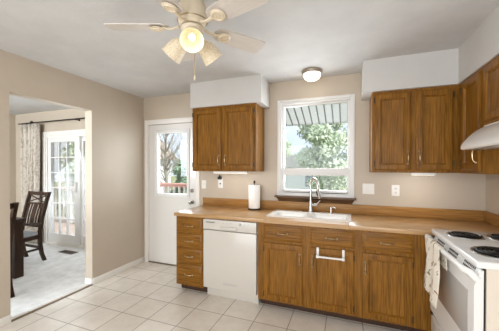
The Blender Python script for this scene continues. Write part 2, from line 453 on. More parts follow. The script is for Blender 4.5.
def cab_door(t, x0, x1, z0, z1, hx, hz, hl=.1, hinge=None, lab=None):
    b = B(); b.panel(x0, x1, z0, z1, -.02, .02, DOORSTEP)
    dd = obj('door', b, M_oak, t, True, label=lab)
    if hx is not None: obj('handle', pull(hx, hz, hl, True), M_brass, dd, True)
    if hinge is not None:
        for zz in (z0+.06, z1-.06):
            b = B(); b.box(hinge-.006, hinge+.006, -.0225, 0, zz-.024, zz+.024, .002); b.lathe([(.003, 0), (.003, .056)], (hinge, -.021, zz-.028), (0, 0, 1), 8)
            obj('hinge', b, M_hinge, dd, True)
    return dd


def drawer(t, x0, x1, z0, z1, handle=True, name='drawer'):
    b = B(); b.panel(x0, x1, z0, z1, -.02, .02, DRAWSTEP)
    dd = obj(name, b, M_oakh, t, True)
    if handle: obj('handle', pull((x0+x1)/2, (z0+z1)/2, .096, False), M_brass, dd, True)
    return dd


def base_body(t, w, dep=.60, x0=0):
    b = B(); T = .018
    b.box(0, w, 0, T, .09, .868); b.box(0, w, dep-T, dep, .09, .868); b.box(0, T, T, dep-T, .09, .868); b.box(w-T, w, T, dep-T, .09, .868); b.box(T, w-T, T, dep-T, .09, .108)
    obj('body', b, M_oak, t, True)
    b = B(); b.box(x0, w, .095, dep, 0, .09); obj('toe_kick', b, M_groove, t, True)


FY = -.6234
CAT = 'base cabinets under the counter'
# drawer stack
t = thing('base_cabinet', 'narrow oak cabinet of four stacked drawers left of the dishwasher', 'cabinet', (1.0505, FY, 0), 0, CAT)
base_body(t, .352, .605)
for z0, z1 in ((.69, .845), (.525, .675), (.345, .51), (.115, .33)): drawer(t, .016, .338, z0, z1)
# right of the dishwasher
t = thing('base_cabinet', 'oak base cabinet with one drawer and door just right of the dishwasher', 'cabinet', (2.037, FY, 0), 0, CAT)
base_body(t, .483, .605)
drawer(t, .062, .452, .70, .853)
cab_door(t, .062, .452, .105, .675, .425, .545, .1, .066)
# sink base
t = thing('base_cabinet', 'oak cabinet under the sink with a white towel bar over its door', 'cabinet', (2.52, FY, 0), 0, CAT)
base_body(t, .457, .605)
drawer(t, .035, .422, .70, .853)
cab_door(t, .035, .422, .105, .675, .06, .545, .1, .418)
# right base cabinet with blank filler by the range
t = thing('base_cabinet', 'oak cabinet with one drawer and door between sink cabinet and white range', 'cabinet', (2.977, FY, 0), 0, CAT)
base_body(t, .552, .605)
drawer(t, .030, .42, .70, .853)
cab_door(t, .030, .42, .105, .675, .055, .545, .1, .416)
b = B(); b.box(.44, .552, -.004, 0, .09, .868); obj('filler_panel', b, M_oak, t, True)
# towel bar hooked over the sink cabinet door
b = B()
for x in (2.628, 2.852):
    b.box(x-.011, x+.011, -.6475, -.6445, .60, .682, .001); b.box(x-.011, x+.011, -.676, -.6445, .600, .603, .001); b.box(x-.011, x+.011, -.6475, -.637, .679, .682, .001)
    b.box(x-.011, x+.011, -.694, -.676, .596, .622, .003)
b.box(2.617, 2.863, -.692, -.679, .60, .616, .004)
tag(seat_origin(obj('towel_bar', b, M_whitep)), 'white over-door towel bar hooked on the sink cabinet door', 'towel bar')

# dishwasher
M_dw = mat('dishwasher_enamel', (206, 201, 193), .3, coat=.2)
t = thing('dishwasher', 'white built-in dishwasher between the drawers and base cabinets', 'dishwasher', (1.72, -.62, 0))
b = B(); b.box(1.412, 2.028, -.60, -.02, .10, .866); obj('body', b, M_whitep, t)
b = B(); b.box(1.414, 2.026, -.645, -.60, .118, .745, .008)
dw = obj('door', b, M_dw, t)
b = B(); b.box(1.414, 2.026, -.648, -.60, .752, .862, .007); cp = obj('control_panel', b, M_dw, t)
b = B(); b.box(1.62, 1.82, -.664, -.646, .765, .795, .007); obj('handle', b, M_dw, t)
b = B()
for i in range(8): b.box(1.45+i*.0135, 1.461+i*.0135, -.6495, -.648, .826, .838)
obj('brand_mark', b, M_grey, cp)
M_btn = mat('pale_grey_button', (178, 176, 172), .5)
for x in (1.66, 1.70, 1.74, 1.90, 1.94):
    b = B(); b.lathe([(.006, 0), (.006, .002), (0, .002)], (x, -.648, .832), (0, -1, 0), 10); obj('button', b, M_btn, cp)
b = B(); b.lathe([(.014, 0), (.012, .006), (0, .006)], (1.85, -.648, .83), (0, -1, 0), 14); obj('dial', b, M_btn, cp)
b = B()
for i in range(10): b.box(1.655+i*.0165, 1.667+i*.0165, -.6462, -.645, .182, .196)
obj('badge', b, mat('pale_grey_badge', (190, 188, 184), .4, .3), dw)
b = B(); b.box(1.418, 2.022, -.56, -.54, .0, .112, .003); obj('toe_kick', b, M_dw, t)

# ------------------------------------------------------------------ counter and backsplash
SX0, SX1, SYF, SYB = 2.085, 2.92, -.495, -.075
b = B()
b.box(1.024, SX0+.02, -.64, 0, .8685, .9085, .006); b.box(SX1-.02, XR, -.64, 0, .8685, .9085, .006)
b.box(SX0+.02, SX1-.02, -.64, SYF+.02, .8685, .9085); b.box(SX0+.02, SX1-.02, SYB-.02, 0, .8685, .9085)
ct = tag(seat_origin(obj('countertop', b, M_counter)), 'tan wood-grain laminate countertop running under the window to the corner', 'countertop')
b = B(); b.box(1.038, XR, -.022, 0, .9085, 1.012, .003); obj('backsplash', b, M_splash, ct)
b = B(); b.box(XR-.022, XR, -.64, -.022, .9085, 1.012, .003); obj('backsplash_return', b, M_splashy, ct)

# sink
t = thing('sink', 'white porcelain double-bowl sink set in the counter', 'sink', ((SX0+SX1)/2, -.28, .9085))
b = B(); zt = .917
def bowl(b, x0, x1, y0, y1):
    def rr(i, z, r):
        out = []
        for cx, cy, a0 in ((x1-i-r, y1-i-r, 0), (x0+i+r, y1-i-r, 90), (x0+i+r, y0+i+r, 180), (x1-i-r, y0+i+r, 270)):
            for k in range(5):
                a = math.radians(a0+k*22.5); out.append((cx+r*math.cos(a), cy+r*math.sin(a), z))
        return out
    b.rings([rr(0, zt, .05), rr(.006, zt-.006, .05), rr(.012, zt-.03, .05), rr(.025, .76, .05), rr(.05, .74, .05)], True, False, True)
BW = ((SX0+.035, 2.478), (2.508, SX1-.035)); BY = (SYF+.035, SYB-.085)
b.box(SX0, BW[0][0], SYF, SYB, .9085, zt); b.box(BW[1][1], SX1, SYF, SYB, .9085, zt); b.box(BW[0][0], BW[1][1], SYF, BY[0], .9085, zt); b.box(BW[0][0], BW[1][1], BY[1], SYB, .9085, zt); b.box(BW[0][1], BW[1][0], BY[0], BY[1], .89, zt)
obj('rim', b, M_porc, t)
for x0, x1 in BW:
    b = B(); bowl(b, x0, x1, *BY)
    # corner fillers keep the rim flush with the rounded bowl
    for cx, cy, sx, sy in ((x0, BY[0], 1, 1), (x1, BY[0], -1, 1), (x0, BY[1], 1, -1), (x1, BY[1], -1, -1)):
        pts = [(cx, cy, zt)]+[(cx+sx*.05*(1-math.cos(math.radians(a))), cy+sy*.05*(1-math.sin(math.radians(a))), zt) for a in (0, 22.5, 45, 67.5, 90)]
        b.bm.faces.new([b.bm.verts.new(q) for q in pts])
    bo = obj('bowl', b, M_porc, t)
    b = B(); b.lathe([(.042, 0), (.042, .003), (.03, .004), (.028, .001), (0, .001)], ((x0+x1)/2, -.3, .741), n=20); obj('drain', b, M_chrome, bo)

# faucet
t = thing('faucet', 'tall nickel gooseneck faucet behind the white sink', 'faucet', (2.495, -.125, .917))
b = B(); b.box(2.40, 2.60, -.150, -.10, .917, .922, .002); b.lathe([(.03, 0), (.03, .008), (.024, .014), (.023, .06), (.019, .11), (.0165, .13)], (2.495, -.125, .917), n=20); obj('base', b, M_chrome, t)
b = B(); pts = [(2.495, -.125, 1.04), (2.495, -.125, 1.12), (2.495, -.125, 1.20)]
dx, dy = .78, -.62
for i in range(1, 13):
    a = PI*i/12*.98; r = .052
    pts.append((2.495+dx*(r-r*math.cos(a)), -.125+dy*(r-r*math.cos(a)), 1.215+.085*math.sin(a)))
pts.append((2.495+dx*.108, -.125+dy*.108, 1.19))
b.tube(pts, .0135, 12); obj('spout', b, M_chrome, t)
b = B(); q = Vector((2.495+dx*.108, -.125+dy*.108, 1.19)); b.tube([q, q+Vector((.006, -.005, -.03)), q+Vector((.018, -.014, -.085)), q+Vector((.024, -.018, -.105))], [.014, .016, .017, .020], 14); sp = obj('spray_head', b, M_chrome, t)
b = B(); b.tube([q+Vector((-.012, -.012, -.03)), q+Vector((-.002, -.022, -.075))], .006, 8); obj('spray_button', b, M_black, sp)
b = B(); b.tube([(2.505, -.13, 1.0), (2.56, -.145, 1.005)], [.015, .014], 12); b.tube([(2.556, -.145, 1.0), (2.575, -.15, 1.03), (2.60, -.155, 1.055)], [.012, .008, .006], 8); obj('lever_handle', b, M_chrome, t)
# soap dispenser
t = thing('soap_dispenser', 'short nickel soap pump on the sink rim right of the faucet', 'soap dispenser', (2.715, -.12, .917))
b = B(); b.lathe([(.02, 0), (.02, .006), (.013, .012), (.012, .045)], (2.715, -.12, .917), n=16); obj('base', b, M_chrome, t)
b = B(); b.lathe([(.009, 0), (.015, .003), (.015, .02), (.008, .028), (0, .028)], (2.715, -.12, .962), n=16); b.tube([(2.715, -.12, .98), (2.745, -.142, .985), (2.765, -.157, .976)], [.008, .007, .006], 10); obj('pump_head', b, M_chrome, t)

# paper towels
t = thing('paper_towel_holder', 'dark upright paper towel holder on the counter left of window', 'paper towel holder', (1.82, -.125, .9085))
b = B(); b.lathe([(.078, 0), (.08, .006), (.078, .014), (.02, .018), (0, .018)], (1.82, -.125, .9085), n=32); obj('base', b, M_espresso, t)
b = B(); b.lathe([(.007, 0), (.007, .31), (.012, .315), (.014, .328), (.009, .340), (0, .342)], (1.82, -.125, .92), n=14); obj('post', b, M_rod, t)
b = B(); prof = []
b.lathe([(.02, 0), (.068, 0), (.07, .004), (.07, .276), (.068, .28), (.02, .28), (.02, 0)], (1.82, -.125, .928), n=40, cap0=False, cap1=False)
r = tag(seat_origin(obj('paper_towel_roll', b, M_paper)), 'white paper towel roll on the dark holder', 'paper towels')
b = B(); b.rings([[(1.82+.071*math.cos(a), -.125+.071*math.sin(a), .929+z) for z in (0, .278)] + [(1.82+.0722*math.cos(a), -.125+.0722*math.sin(a), .929+z) for z in (.278, 0)] for a in [math.radians(-75+i*6) for i in range(9)]] , True)
b.bm.verts.ensure_lookup_table()
obj('loose_sheet', b, M_paper, r)

# wall plates
def plate(name, label, cat, x, z, w, h):
    t = thing(name, label, cat, (x, 0, z-h/2)); b = B(); b.box(x-w/2, x+w/2, -.006, 0, z-h/2, z+h/2, .003); obj('plate', b, M_whitep, t); return t
t = plate('light_switch', 'single white switch plate between back door and left cabinet', 'light switch', 1.045, 1.19, .072, .115)
b = B(); b.box(1.039, 1.051, -.016, -.005, 1.182, 1.204, .002); obj('toggle', b, M_whitep, t)
t = plate('light_switch', 'double white switch plate right of the window', 'light switch', 3.098, 1.19, .118, .115)
for x in (3.075, 3.121):
    b = B(); b.box(x-.016, x+.016, -.010, -.005, 1.157, 1.223, .003); obj('toggle', b, M_whitep, t)
t = plate('outlet', 'white wall outlet under the right wall cabinet', 'outlet', 3.36, 1.18, .074, .115)
for z in (1.158, 1.202):
    b = B(); b.lathe([(.017, 0), (.017, .003), (0, .003)], (3.36, -.006, z), (0, -1, 0), 16); rc = obj('receptacle', b, M_whitep, t)
    b = B()
    for x in (3.354, 3.366): b.box(x-.0015, x+.0015, -.0098, -.0088, z-.002, z+.008)
    b.lathe([(.003, 0), (.003, .001), (0, .001)], (3.36, -.0088, z-.008), (0, -1, 0), 8); obj('slots', b, M_black, rc)
t = plate('outlet', 'wall outlet with a black adapter plugged in, below the left cabinet', 'outlet', 1.297, 1.215, .072, .135)
b = B(); b.lathe([(.017, 0), (.017, .003), (0, .003)], (1.297, -.006, 1.205), (0, -1, 0), 16); rc = obj('receptacle', b, M_whitep, t)
b = B(); b.box(1.288, 1.306, -.011, -.0088, 1.197, 1.215); obj('slots', b, M_black, rc)
b = B(); b.box(1.272, 1.322, -.045, -.006, 1.262, 1.300, .008); b.tube([(1.30, -.03, 1.29), (1.30, -.034, 1.305), (1.297, -.03, 1.318)], [.014, .012, .007], 8); tag(seat_origin(obj('plug_adapter', b, M_black)), 'small black adapter plugged into the outlet below the left cabinet', 'adapter')

# ------------------------------------------------------------------ wall cabinets
def wall_body(t, w, dep, z0, z1):
    b = B(); b.box(0, w, 0, dep, z0, z1); obj('body', b, M_oak, t, True)
G2 = 'oak wall cabinets'
t = thing('wall_cabinet', 'oak two-door wall cabinet between back door and window', 'cabinet', (1.066, -.3156, 1.374), 0, G2)
wall_body(t, .842, .3156, 0, .783)
cab_door(t, .018, .402, .022, .755, .375, .135, .11, .014)
cab_door(t, .434, .818, .022, .755, .461, .135, .11, .822)
t = thing('wall_cabinet', 'oak two-door wall cabinet right of the window', 'cabinet', (3.1055, -.3156, 1.374), 0, G2)
wall_body(t, 1.0, .3156, 0, .781)
cab_door(t, .022, .33, .025, .755, .303, .14, .11, .018)
cab_door(t, .368, .65, .025, .755, .395, .14, .11, .654)
t = thing('wall_cabinet', 'narrow one-door oak wall cabinet in the corner beside the range hood', 'cabinet', (3.80, -.342, 1.374), -PI/2, G2)
wall_body(t, .425, .31, 0, .781)
cab_door(t, .075, .395, .025, .755, .365, .14, .11, .071)
t = thing('wall_cabinet', 'short oak wall cabinet above the white range hood', 'cabinet', (3.80, -.770, 1.725), -PI/2, G2)
wall_body(t, .77, .31, 0, .43)
cab_door(t, .03, .37, .022, .405, .34, .08, .09)
cab_door(t, .40, .74, .022, .405, .43, .08, .09)
for x0, x1, lab in ((1.36, 1.80, 'slim white light bar with added glow under the cabinet left of the window'), (3.44, 3.63, 'slim white light bar with added glow under the two-door cabinet right of the window')):
    b = B(); b.box(x0, x1, -.325, -.285, 1.352, 1.374, .004); t = tag(seat_origin(obj('under_cabinet_light', b, M_whitep)), lab, 'light bar')
    b = B(); b.box(x0+.01, x1-.01, -.320, -.290, 1.350, 1.352); obj('diffuser', b, M_strip, t)
    l = area('bar_fill', ((x0+x1)/2, -.305, 1.345), ((x0+x1)/2, -.12, .95), x1-x0, .03, 1.2, (1, .97, .92))  # added lamp, lifts the wall under the cabinets

# range hood
t = thing('range_hood', 'white range hood under the short cabinet on the right wall', 'range hood', (3.9, -1.155, 1.54))
b = B()
prof = [(3.672, 1.551), (3.663, 1.56), (3.664, 1.582), (3.676, 1.602), (3.69, 1.622), (3.708, 1.644), (3.73, 1.668), (3.757, 1.690), (3.785, 1.708), (3.80, 1.715), (3.80, 1.724), (4.118, 1.724), (4.118, 1.548)]
b.rings([[(x, y, z) for x, z in prof] for y in (-1.535, -.772)], True, True, True); obj('canopy', b, M_white, t, ang=30)
b = B(); b.box(3.72, 4.06, -1.45, -.86, 1.538, 1.552, .003); obj('filter', b, M_bowl, t)
b = B(); b.box(3.656, 3.67, -1.42, -1.34, 1.556, 1.572, .003); obj('switch', b, M_black, t)

# ------------------------------------------------------------------ range
RY0, RY1 = -1.445, -.662
t = thing('range', 'white electric coil range in the right corner with towel on its door', 'stove', (3.8, -1.05, 0))
b = B(); b.box(3.5475, 3.558, RY0+.022, RY1-.018, .06, .894); obj('dark_door_gap', b, M_black, t)  # black box paints the shaded gap between oven door and body
b = B(); b.box(3.558, 4.10, RY0+.012, RY1-.008, .05, .896); obj('body', b, mat('almond_side_enamel', (226, 216, 203), .35), t)
b = B(); b.box(3.57, 4.08, RY0+.03, RY1-.03, 0, .05); obj('plinth', b, M_black, t)
b = B(); b.box(3.512, 4.10, RY0, RY1, .897, .935, .010, 3); ck = obj('cooktop', b, M_range, t)
for x, y, r in ((3.67, -.845, .098), (3.69, -1.255, .12), (3.925, -.845, .118), (3.925, -1.255, .098)):
    b = B(); b.lathe([(r+.012, .0005), (r+.010, .006), (r+.002, .006), (r-.004, -.002), (.02, -.012), (0, -.012)], (x, y, .9345), n=36); bn = obj('burner', b, M_bowl, t)
    b = B(); pts = []
    turns = 4 if r < .11 else 5
    for i in range(turns*24+1):
        a = 2*PI*i/24; rr = .022+(r-.03)*i/(turns*24); pts.append((x+rr*math.cos(a), y+rr*math.sin(a), .944))
    b.tube(pts, .0056, 6); obj('coil', b, M_iron, bn)
b = B()
pr = [(3.512, .29), (3.507, .295), (3.507, .800), (3.512, .812), (3.534, .876), (3.542, .884), (3.5475, .884), (3.5475, .29)]
b.rings([[(x, y, z) for x, z in pr] for y in (RY0+.016, RY1-.012)], True); od = obj('oven_door', b, M_range, t)
b = B(); b.box(3.5045, 3.508, -1.36, -.86, .47, .745, .001); obj('oven_window', b, M_ovenglass, od)
for y0 in (-.76, -1.00, -1.24):
    b = B()
    for i in range(8):
        for u in (.66, .96):
            xx = 3.512+.022*u; zz = .812+.064*u; y = y0-i*.0185
            b.box(-.0012, .0012, -.0055, .0055, -.0062, .0062, 0, 1, Matrix.Translation((xx, y, zz)) @ Matrix.Rotation(math.atan2(.022, .064), 4, 'Y'))
    obj('vent_slots', b, M_iron, od)
b = B(); pts = [(3.52, -.700, .835), (3.49, -.700, .872), (3.47, -.708, .882), (3.462, -.74, .880)]+[(3.462, -.78-.6*i/8, .880) for i in range(9)]+[(3.462, -1.41, .880), (3.47, -1.425, .878), (3.49, -1.43, .870), (3.52, -1.43, .835)]
b.tube(pts, .0135, 10, 1.25); obj('handle', b, M_range, od)
b = B(); b.box(3.510, 3.5475, RY0+.016, RY1-.012, .055, .275, .008); dr = obj('storage_drawer', b, M_range, t)
b = B(); b.box(3.500, 3.512, RY1-.06, RY1-.03, .27, .285, .002); obj('door_hinge', b, M_black, t)
b = B(); b.box(3.497, 3.512, -1.3, -.8, .235, .255, .004); obj('drawer_pull', b, M_range, dr)

# towel over the oven handle
def towel():
    b = B(); rs = []
    y0, y1 = -.80, -1.12
    ny = 22
    path = []   # (x offset from handle centre, z)
    for i in range(13): path.append((.020, .76+(.875-.76)*i/12))
    for i in range(1, 8):
        a = PI*i/8; path.append((.020*math.cos(a), .880+.020*math.sin(a)))
    for i in range(17): path.append((-.020, .875-(.875-.555)*i/16))
    n = len(path)
    def P(i, k, off):
        x, z = path[i]; s = k/ny
        drop = max(0, (.88-z))
        wav = .010*math.sin(s*PI*4.0+1.0)*min(1, drop*8)
        side = -1 if i > 16 else 1
        xx = 3.462+x+off*side+ (wav if side < 0 else min(0, wav)*.3) - (.05*drop if side < 0 else -.0*drop)
        yy = y0+(y1-y0)*s*(1-.12*min(1, drop*2.2))-.012*math.sin(z*20)
        return (xx, yy, z-(.03*s if i > 30 else 0)-.04*s*min(1, drop*3)*(side < 0))
    A = [[P(i, k, 0) for k in range(ny+1)] for i in range(n)]
    vs = [[b.bm.verts.new(q) for q in row] for row in A]
    for i in range(n-1):
        for k in range(ny): b.bm.faces.new((vs[i][k], vs[i][k+1], vs[i+1][k+1], vs[i+1][k]))
    return b
def towel_mat():
    m = mat('printed_cotton_towel', (226, 219, 206), .95, spec=.1); n = m.node_tree; p_ = n.nodes['Principled BSDF']
    tcn = n.nodes.new('ShaderNodeTexCoord'); last = None
    base = n.nodes.new('ShaderNodeRGB'); base.outputs[0].default_value = lin(228, 220, 206); last = base.outputs[0]
    for sc, c, thr, off in ((13, (160, 112, 82), .615, 0), (16, (132, 128, 100), .635, 3), (24, (176, 162, 142), .62, 7)):
        mp = n.nodes.new('ShaderNodeMapping'); mp.inputs['Location'].default_value = (off, off*2, off); x = n.nodes.new('ShaderNodeTexNoise'); x.inputs['Scale'].default_value = sc; x.inputs['Detail'].default_value = 2; x.inputs['Distortion'].default_value = .8
        r = n.nodes.new('ShaderNodeValToRGB'); r.color_ramp.elements[0].position = thr; r.color_ramp.elements[1].position = thr+.04
        mx = n.nodes.new('ShaderNodeMix'); mx.data_type = 'RGBA'
        n.links.new(tcn.outputs['Object'], mp.inputs[0]); n.links.new(mp.outputs[0], x.inputs['Vector']); n.links.new(x.outputs['Fac'], r.inputs[0]); n.links.new(r.outputs[0], mx.inputs[0])
        n.links.new(last, mx.inputs[6]); mx.inputs[7].default_value = lin(*c); last = mx.outputs[2]
    n.links.new(last, p_.inputs['Base Color']); return m
tw = seat_origin(obj('dish_towel', towel(), towel_mat(), ang=180))
so = tw.modifiers.new('thickness', 'SOLIDIFY'); so.thickness = .003; so.offset = 0
tag(tw, 'cream floral dish towel hanging from the oven door handle', 'towel')

# ------------------------------------------------------------------ ceiling fan
FX, FYY, FZ = 1.966, -1.707, 2.30
t = thing('ceiling_fan', 'cream five-blade ceiling fan with a lit three-shade light kit', 'ceiling fan', (FX, FYY, H))
b = B(); b.lathe([(.075, H), (.078, H-.025), (.088, H-.04), (.094, H-.07), (.094, H-.115), (.088, H-.135), (.078, H-.15), (.07, H-.160), (.0, H-.16)][::-1], (FX, FYY, 0), n=40); obj('motor_housing', b, M_fan, t)
b = B(); b.torus((FX, FYY, H-.128), .091, .004, n=40); obj('trim_ring', b, M_brass, t)
b = B(); b.lathe([(.0, -.085), (.035, -.085), (.055, -.075), (.062, -.05), (.062, -.02), (.07, 0), (.07, .012)], (FX, FYY, FZ-.02), n=32); obj('light_fitter', b, M_fan, t)
for k in range(5):
    a = math.radians(199+72*k)
    Mr = Matrix.Translation((FX, FYY, FZ+.005)) @ Matrix.Rotation(a, 4, 'Z')
    # blade iron
    b = B(); pts = [(.085, 0, 0), (.12, 0, -.012), (.155, 0, -.012), (.19, 0, -.004)]
    b.tube(pts, [.016, .012, .012, .016], 10, .5)
    Mt = Matrix.Rotation(math.radians(-13), 4, 'X')
    b.lathe([(0, -.006), (.036, -.006), (.045, -.001), (.045, .002), (0, .002)], (.225, 0, -.010), n=24)
    b.torus((.225, 0, -.016), .032, .005, n=24)
    for s_ in (-1, 1): b.lathe([(.005, 0), (.004, .003), (0, .003)], (.225+s_*.014, 0, -.016), (0, 0, -1), 8)
    for v in b.bm.verts: v.co = Mr @ (Mt @ v.co)
    ir = obj('blade_bracket', b, M_fan, t)
    b = B(); out = []
    N = 10
    for i in range(N+1):
        s = -PI/2+PI*i/N; out.append((.195-.04*math.cos(s), .058*math.sin(s)))
    side = []
    r0, r1 = .195, .535
    top = [(.195, .058), (.30, .066), (.42, .07), (.515, .071)]
    tip = [(.53, .064), (.537, .05), (.538, 0), (.537, -.05), (.53, -.064)]
    bot = [(.515, -.071), (.42, -.07), (.30, -.066), (.195, -.058)]
    root = [(.195-.045*math.cos(s), -.058*math.cos(PI/2-s)*-1 if False else .058*math.sin(s)) for s in [-PI/2+PI*i/8 for i in range(1, 8)]]
    ol = top+tip+bot+root
    b.rings([[(x, y, z) for x, y in ol] for z in (-.003, .003)], True, True, True, False)
    me_ = obj('blade', b, M_blade, t, True)
    me_.data.transform(Mt); me_.data.transform(Matrix.Translation((0, 0, .002)))
    me_.location = (0, 0, FZ+.005-H); me_.rotation_euler = (0, 0, a)
for k in range(3):
    a = math.radians(-58+120*k)
    dirv = Vector((math.cos(a)*.72, math.sin(a)*.72, -.69)).normalized()
    c = Vector((FX, FYY, FZ-.055))+Vector((math.cos(a), math.sin(a), 0))*.05
    b = B(); b.tube([c, c+dirv*.035], [.018, .024], 14); arm = obj('lamp_arm', b, M_fan, t)
    b = B(); c2 = c+dirv*.03
    pr = [(.026, 0), (.042, .012), (.054, .036), (.060, .066), (.064, .10), (.069, .122), (.066, .122), (.061, .10), (.057, .066), (.051, .037), (.039, .014), (.02, .004)]
    b.lathe(pr, c2, dirv, 28, False, False); sh = obj('lamp_shade', b, M_shade, t)
    b = B(); b.lathe([(.0, .012), (.010, .014), (.011, .03), (.019, .055), (.021, .068), (.015, .082), (0, .087)], c2, dirv, 18, False, False); obj('bulb', b, M_bulb, sh)
    L = bpy.data.lights.new('bulb_light', 'POINT'); L.energy = .4; L.color = (1, .93, .84); L.shadow_soft_size = .04
    lo = bpy.data.objects.new('bulb_light', L); COL.objects.link(lo); lo.location = c2+dirv*.135
b = B(); b.tube([(FX+.01, FYY+.01, FZ-.10), (FX+.01, FYY+.01, FZ-.30)], .0018, 6)
for i in range(22): b.lathe([(0, -.003), (.003, 0), (0, .003)], (FX+.01, FYY+.01, FZ-.11-.0088*i), n=6)
pc = obj('pull_chain', b, M_brass, t)
b = B(); b.lathe([(0, -.035), (.005, -.03), (.006, -.015), (.003, -.004), (.002, 0)], (FX+.01, FYY+.01, FZ-.298), n=10); obj('chain_weight', b, M_fan, pc)

# flush ceiling light over the sink
t = thing('ceiling_light', 'small lit flush dome light on the ceiling above the sink', 'ceiling light', (2.52, -.24, H))
b = B(); b.lathe([(.11, 0), (.112, -.006), (.108, -.022), (.098, -.032), (0, -.032)], (2.52, -.24, H), n=40); obj('base', b, mat('satin_nickel_base', (168, 156, 142), .35, .7), t)
b = B(); b.lathe([(.092, -.030), (.092, -.05), (.082, -.075), (.06, -.093), (.03, -.102), (0, -.104)], (2.52, -.24, H), n=36, cap0=False); obj('dome', b, M_dome, t)
L = bpy.data.lights.new('dome_light', 'POINT'); L.energy = .4; L.color = (1, .93, .84); L.shadow_soft_size = .06
lo = bpy.data.objects.new('dome_light', L); COL.objects.link(lo); lo.location = (2.52, -.24, H-.17)

# ------------------------------------------------------------------ dining room
# table: only its corner shows past the wall
t = thing('dining_table', 'dark espresso dining table corner seen through the doorway', 'table', (-1.65, -1.9, .004))
TX0, TX1, TY0, TY1 = -2.23, -1.03, -2.85, -.97
b = B(); b.box(TX0, TX1, TY0, TY1, .722, .76, .006); obj('table_top', b, M_espresso, t)
b = B()
b.box(TX0+.06, TX1-.06, TY1-.075, TY1-.05, .64, .722); b.box(TX0+.06, TX1-.06, TY0+.05, TY0+.075, .64, .722); b.box(TX0+.05, TX0+.075, TY0+.075, TY1-.075, .64, .722); b.box(TX1-.075, TX1-.05, TY0+.075, TY1-.075, .64, .722)
obj('apron', b, M_espresso, t)
for x in (TX0+.02, TX1-.12):
    for y in (TY0+.02, TY1-.12):
        b = B(); b.box(x, x+.1, y, y+.1, .004, .722, .005); obj('leg', b, M_espresso, t)


def dining_chair(label):
    """local frame: back at +y, faces -y, origin on the floor midway between the rear legs"""
    t = thing('dining_chair', label, 'chair', (0, 0, 0), 0, 'dining chairs round the table')
    hw = .215
    for s in (-1, 1):   # rear legs run up into the back posts
        b = B(); pts = [(s*hw, .05, 0), (s*hw, .012, .12), (s*hw, -.01, .28), (s*hw, -.01, .45), (s*hw, .02, .65), (s*(hw+.004), .075, .88), (s*(hw+.008), .118, 1.035)]
        rs = [[(x+dx_*.019, y+dy_*.023, z) for dx_, dy_ in ((-1, -1), (1, -1), (1, 1), (-1, 1))] for x, y, z in pts]
        b.rings(rs, smooth=False); obj('back_post', b, M_espresso, t, True)
        b = B(); b.rings([[(s*(hw+.012)+dx_*w_, -.425+dy_*w_, z) for dx_, dy_ in ((-1, -1), (1, -1), (1, 1), (-1, 1))] for z, w_ in ((0, .016), (.38, .022), (.43, .022), (.585, .015))], smooth=False); obj('leg', b, M_espresso, t, True)
        b = B(); b.tube([(s*(hw+.008), .0, .575), (s*(hw+.03), -.12, .592), (s*(hw+.035), -.30, .598), (s*(hw+.025), -.45, .588)], [.016, .019, .022, .02], 10, .7); obj('armrest', b, M_espresso, t, True)
    b = B(); b.box(-hw, hw, -.425, -.40, .345, .40); b.box(-hw, hw, -.02, .0, .345, .40); b.box(-hw-.01, -hw+.012, -.40, -.02, .345, .40); b.box(hw-.012, hw+.01, -.40, -.02, .345, .40); obj('seat_frame', b, M_espresso, t, True)
    b = B(); b.box(-hw-.005, hw+.005, -.455, -.03, .40, .452, .02, 3); obj('seat', b, M_seat, t, True, label='grey vinyl seat cushion')
    b = B()
    def yy(z): return .02+(z-.65)*.245
    b.bar((-hw, yy(1.0), 1.005), (hw, yy(1.0), 1.005), .024, .055, .004); obj('top_rail', b, M_espresso, t, True)
    b = B(); b.bar((-hw, yy(.855), .855), (hw, yy(.855), .855), .02, .026); obj('middle_rail', b, M_espresso, t, True)
    b = B(); b.bar((-hw, -.004, .53), (hw, -.004, .53), .022, .04); obj('lower_rail', b, M_espresso, t, True)
    b = B()
    b.bar((-hw+.01, yy(.868), .868), (hw-.01, yy(.98)-.004, .98), .016, .014)
    b.bar((-hw+.01, yy(.98), .98), (hw-.01, yy(.868)+.004, .868), .016, .014)
    obj('lattice', b, M_espresso, t, True)
    for x, w_ in ((-.15, .024), (-.09, .024), (.0, .085), (.09, .024), (.15, .024)):
        b = B(); b.rings([[(x-w_/2, y-.006, z), (x+w_/2, y-.006, z), (x+w_/2, y+.006, z), (x-w_/2, y+.006, z)] for y, z in ((-.004, .545), (.012, .65), (.04, .76), (yy(.85), .85))], smooth=False); obj('slat', b, M_espresso, t, True)
    b = B(); b.box(-hw, hw, -.03, -.012, .20, .235); b.box(-hw-.008, -hw+.01, -.42, -.01, .18, .21); b.box(hw-.01, hw+.008, -.42, -.01, .18, .21); obj('stretcher', b, M_espresso, t, True)
    return t


c0 = dining_chair('dark wood dining chair with lattice back and grey seat facing the table end')
c0.location = (-1.655, -.56, .004)
dup(c0, (-.585, -1.60, .004), math.radians(-90), 'dark dining chair mostly hidden by the doorway wall, on the table side')

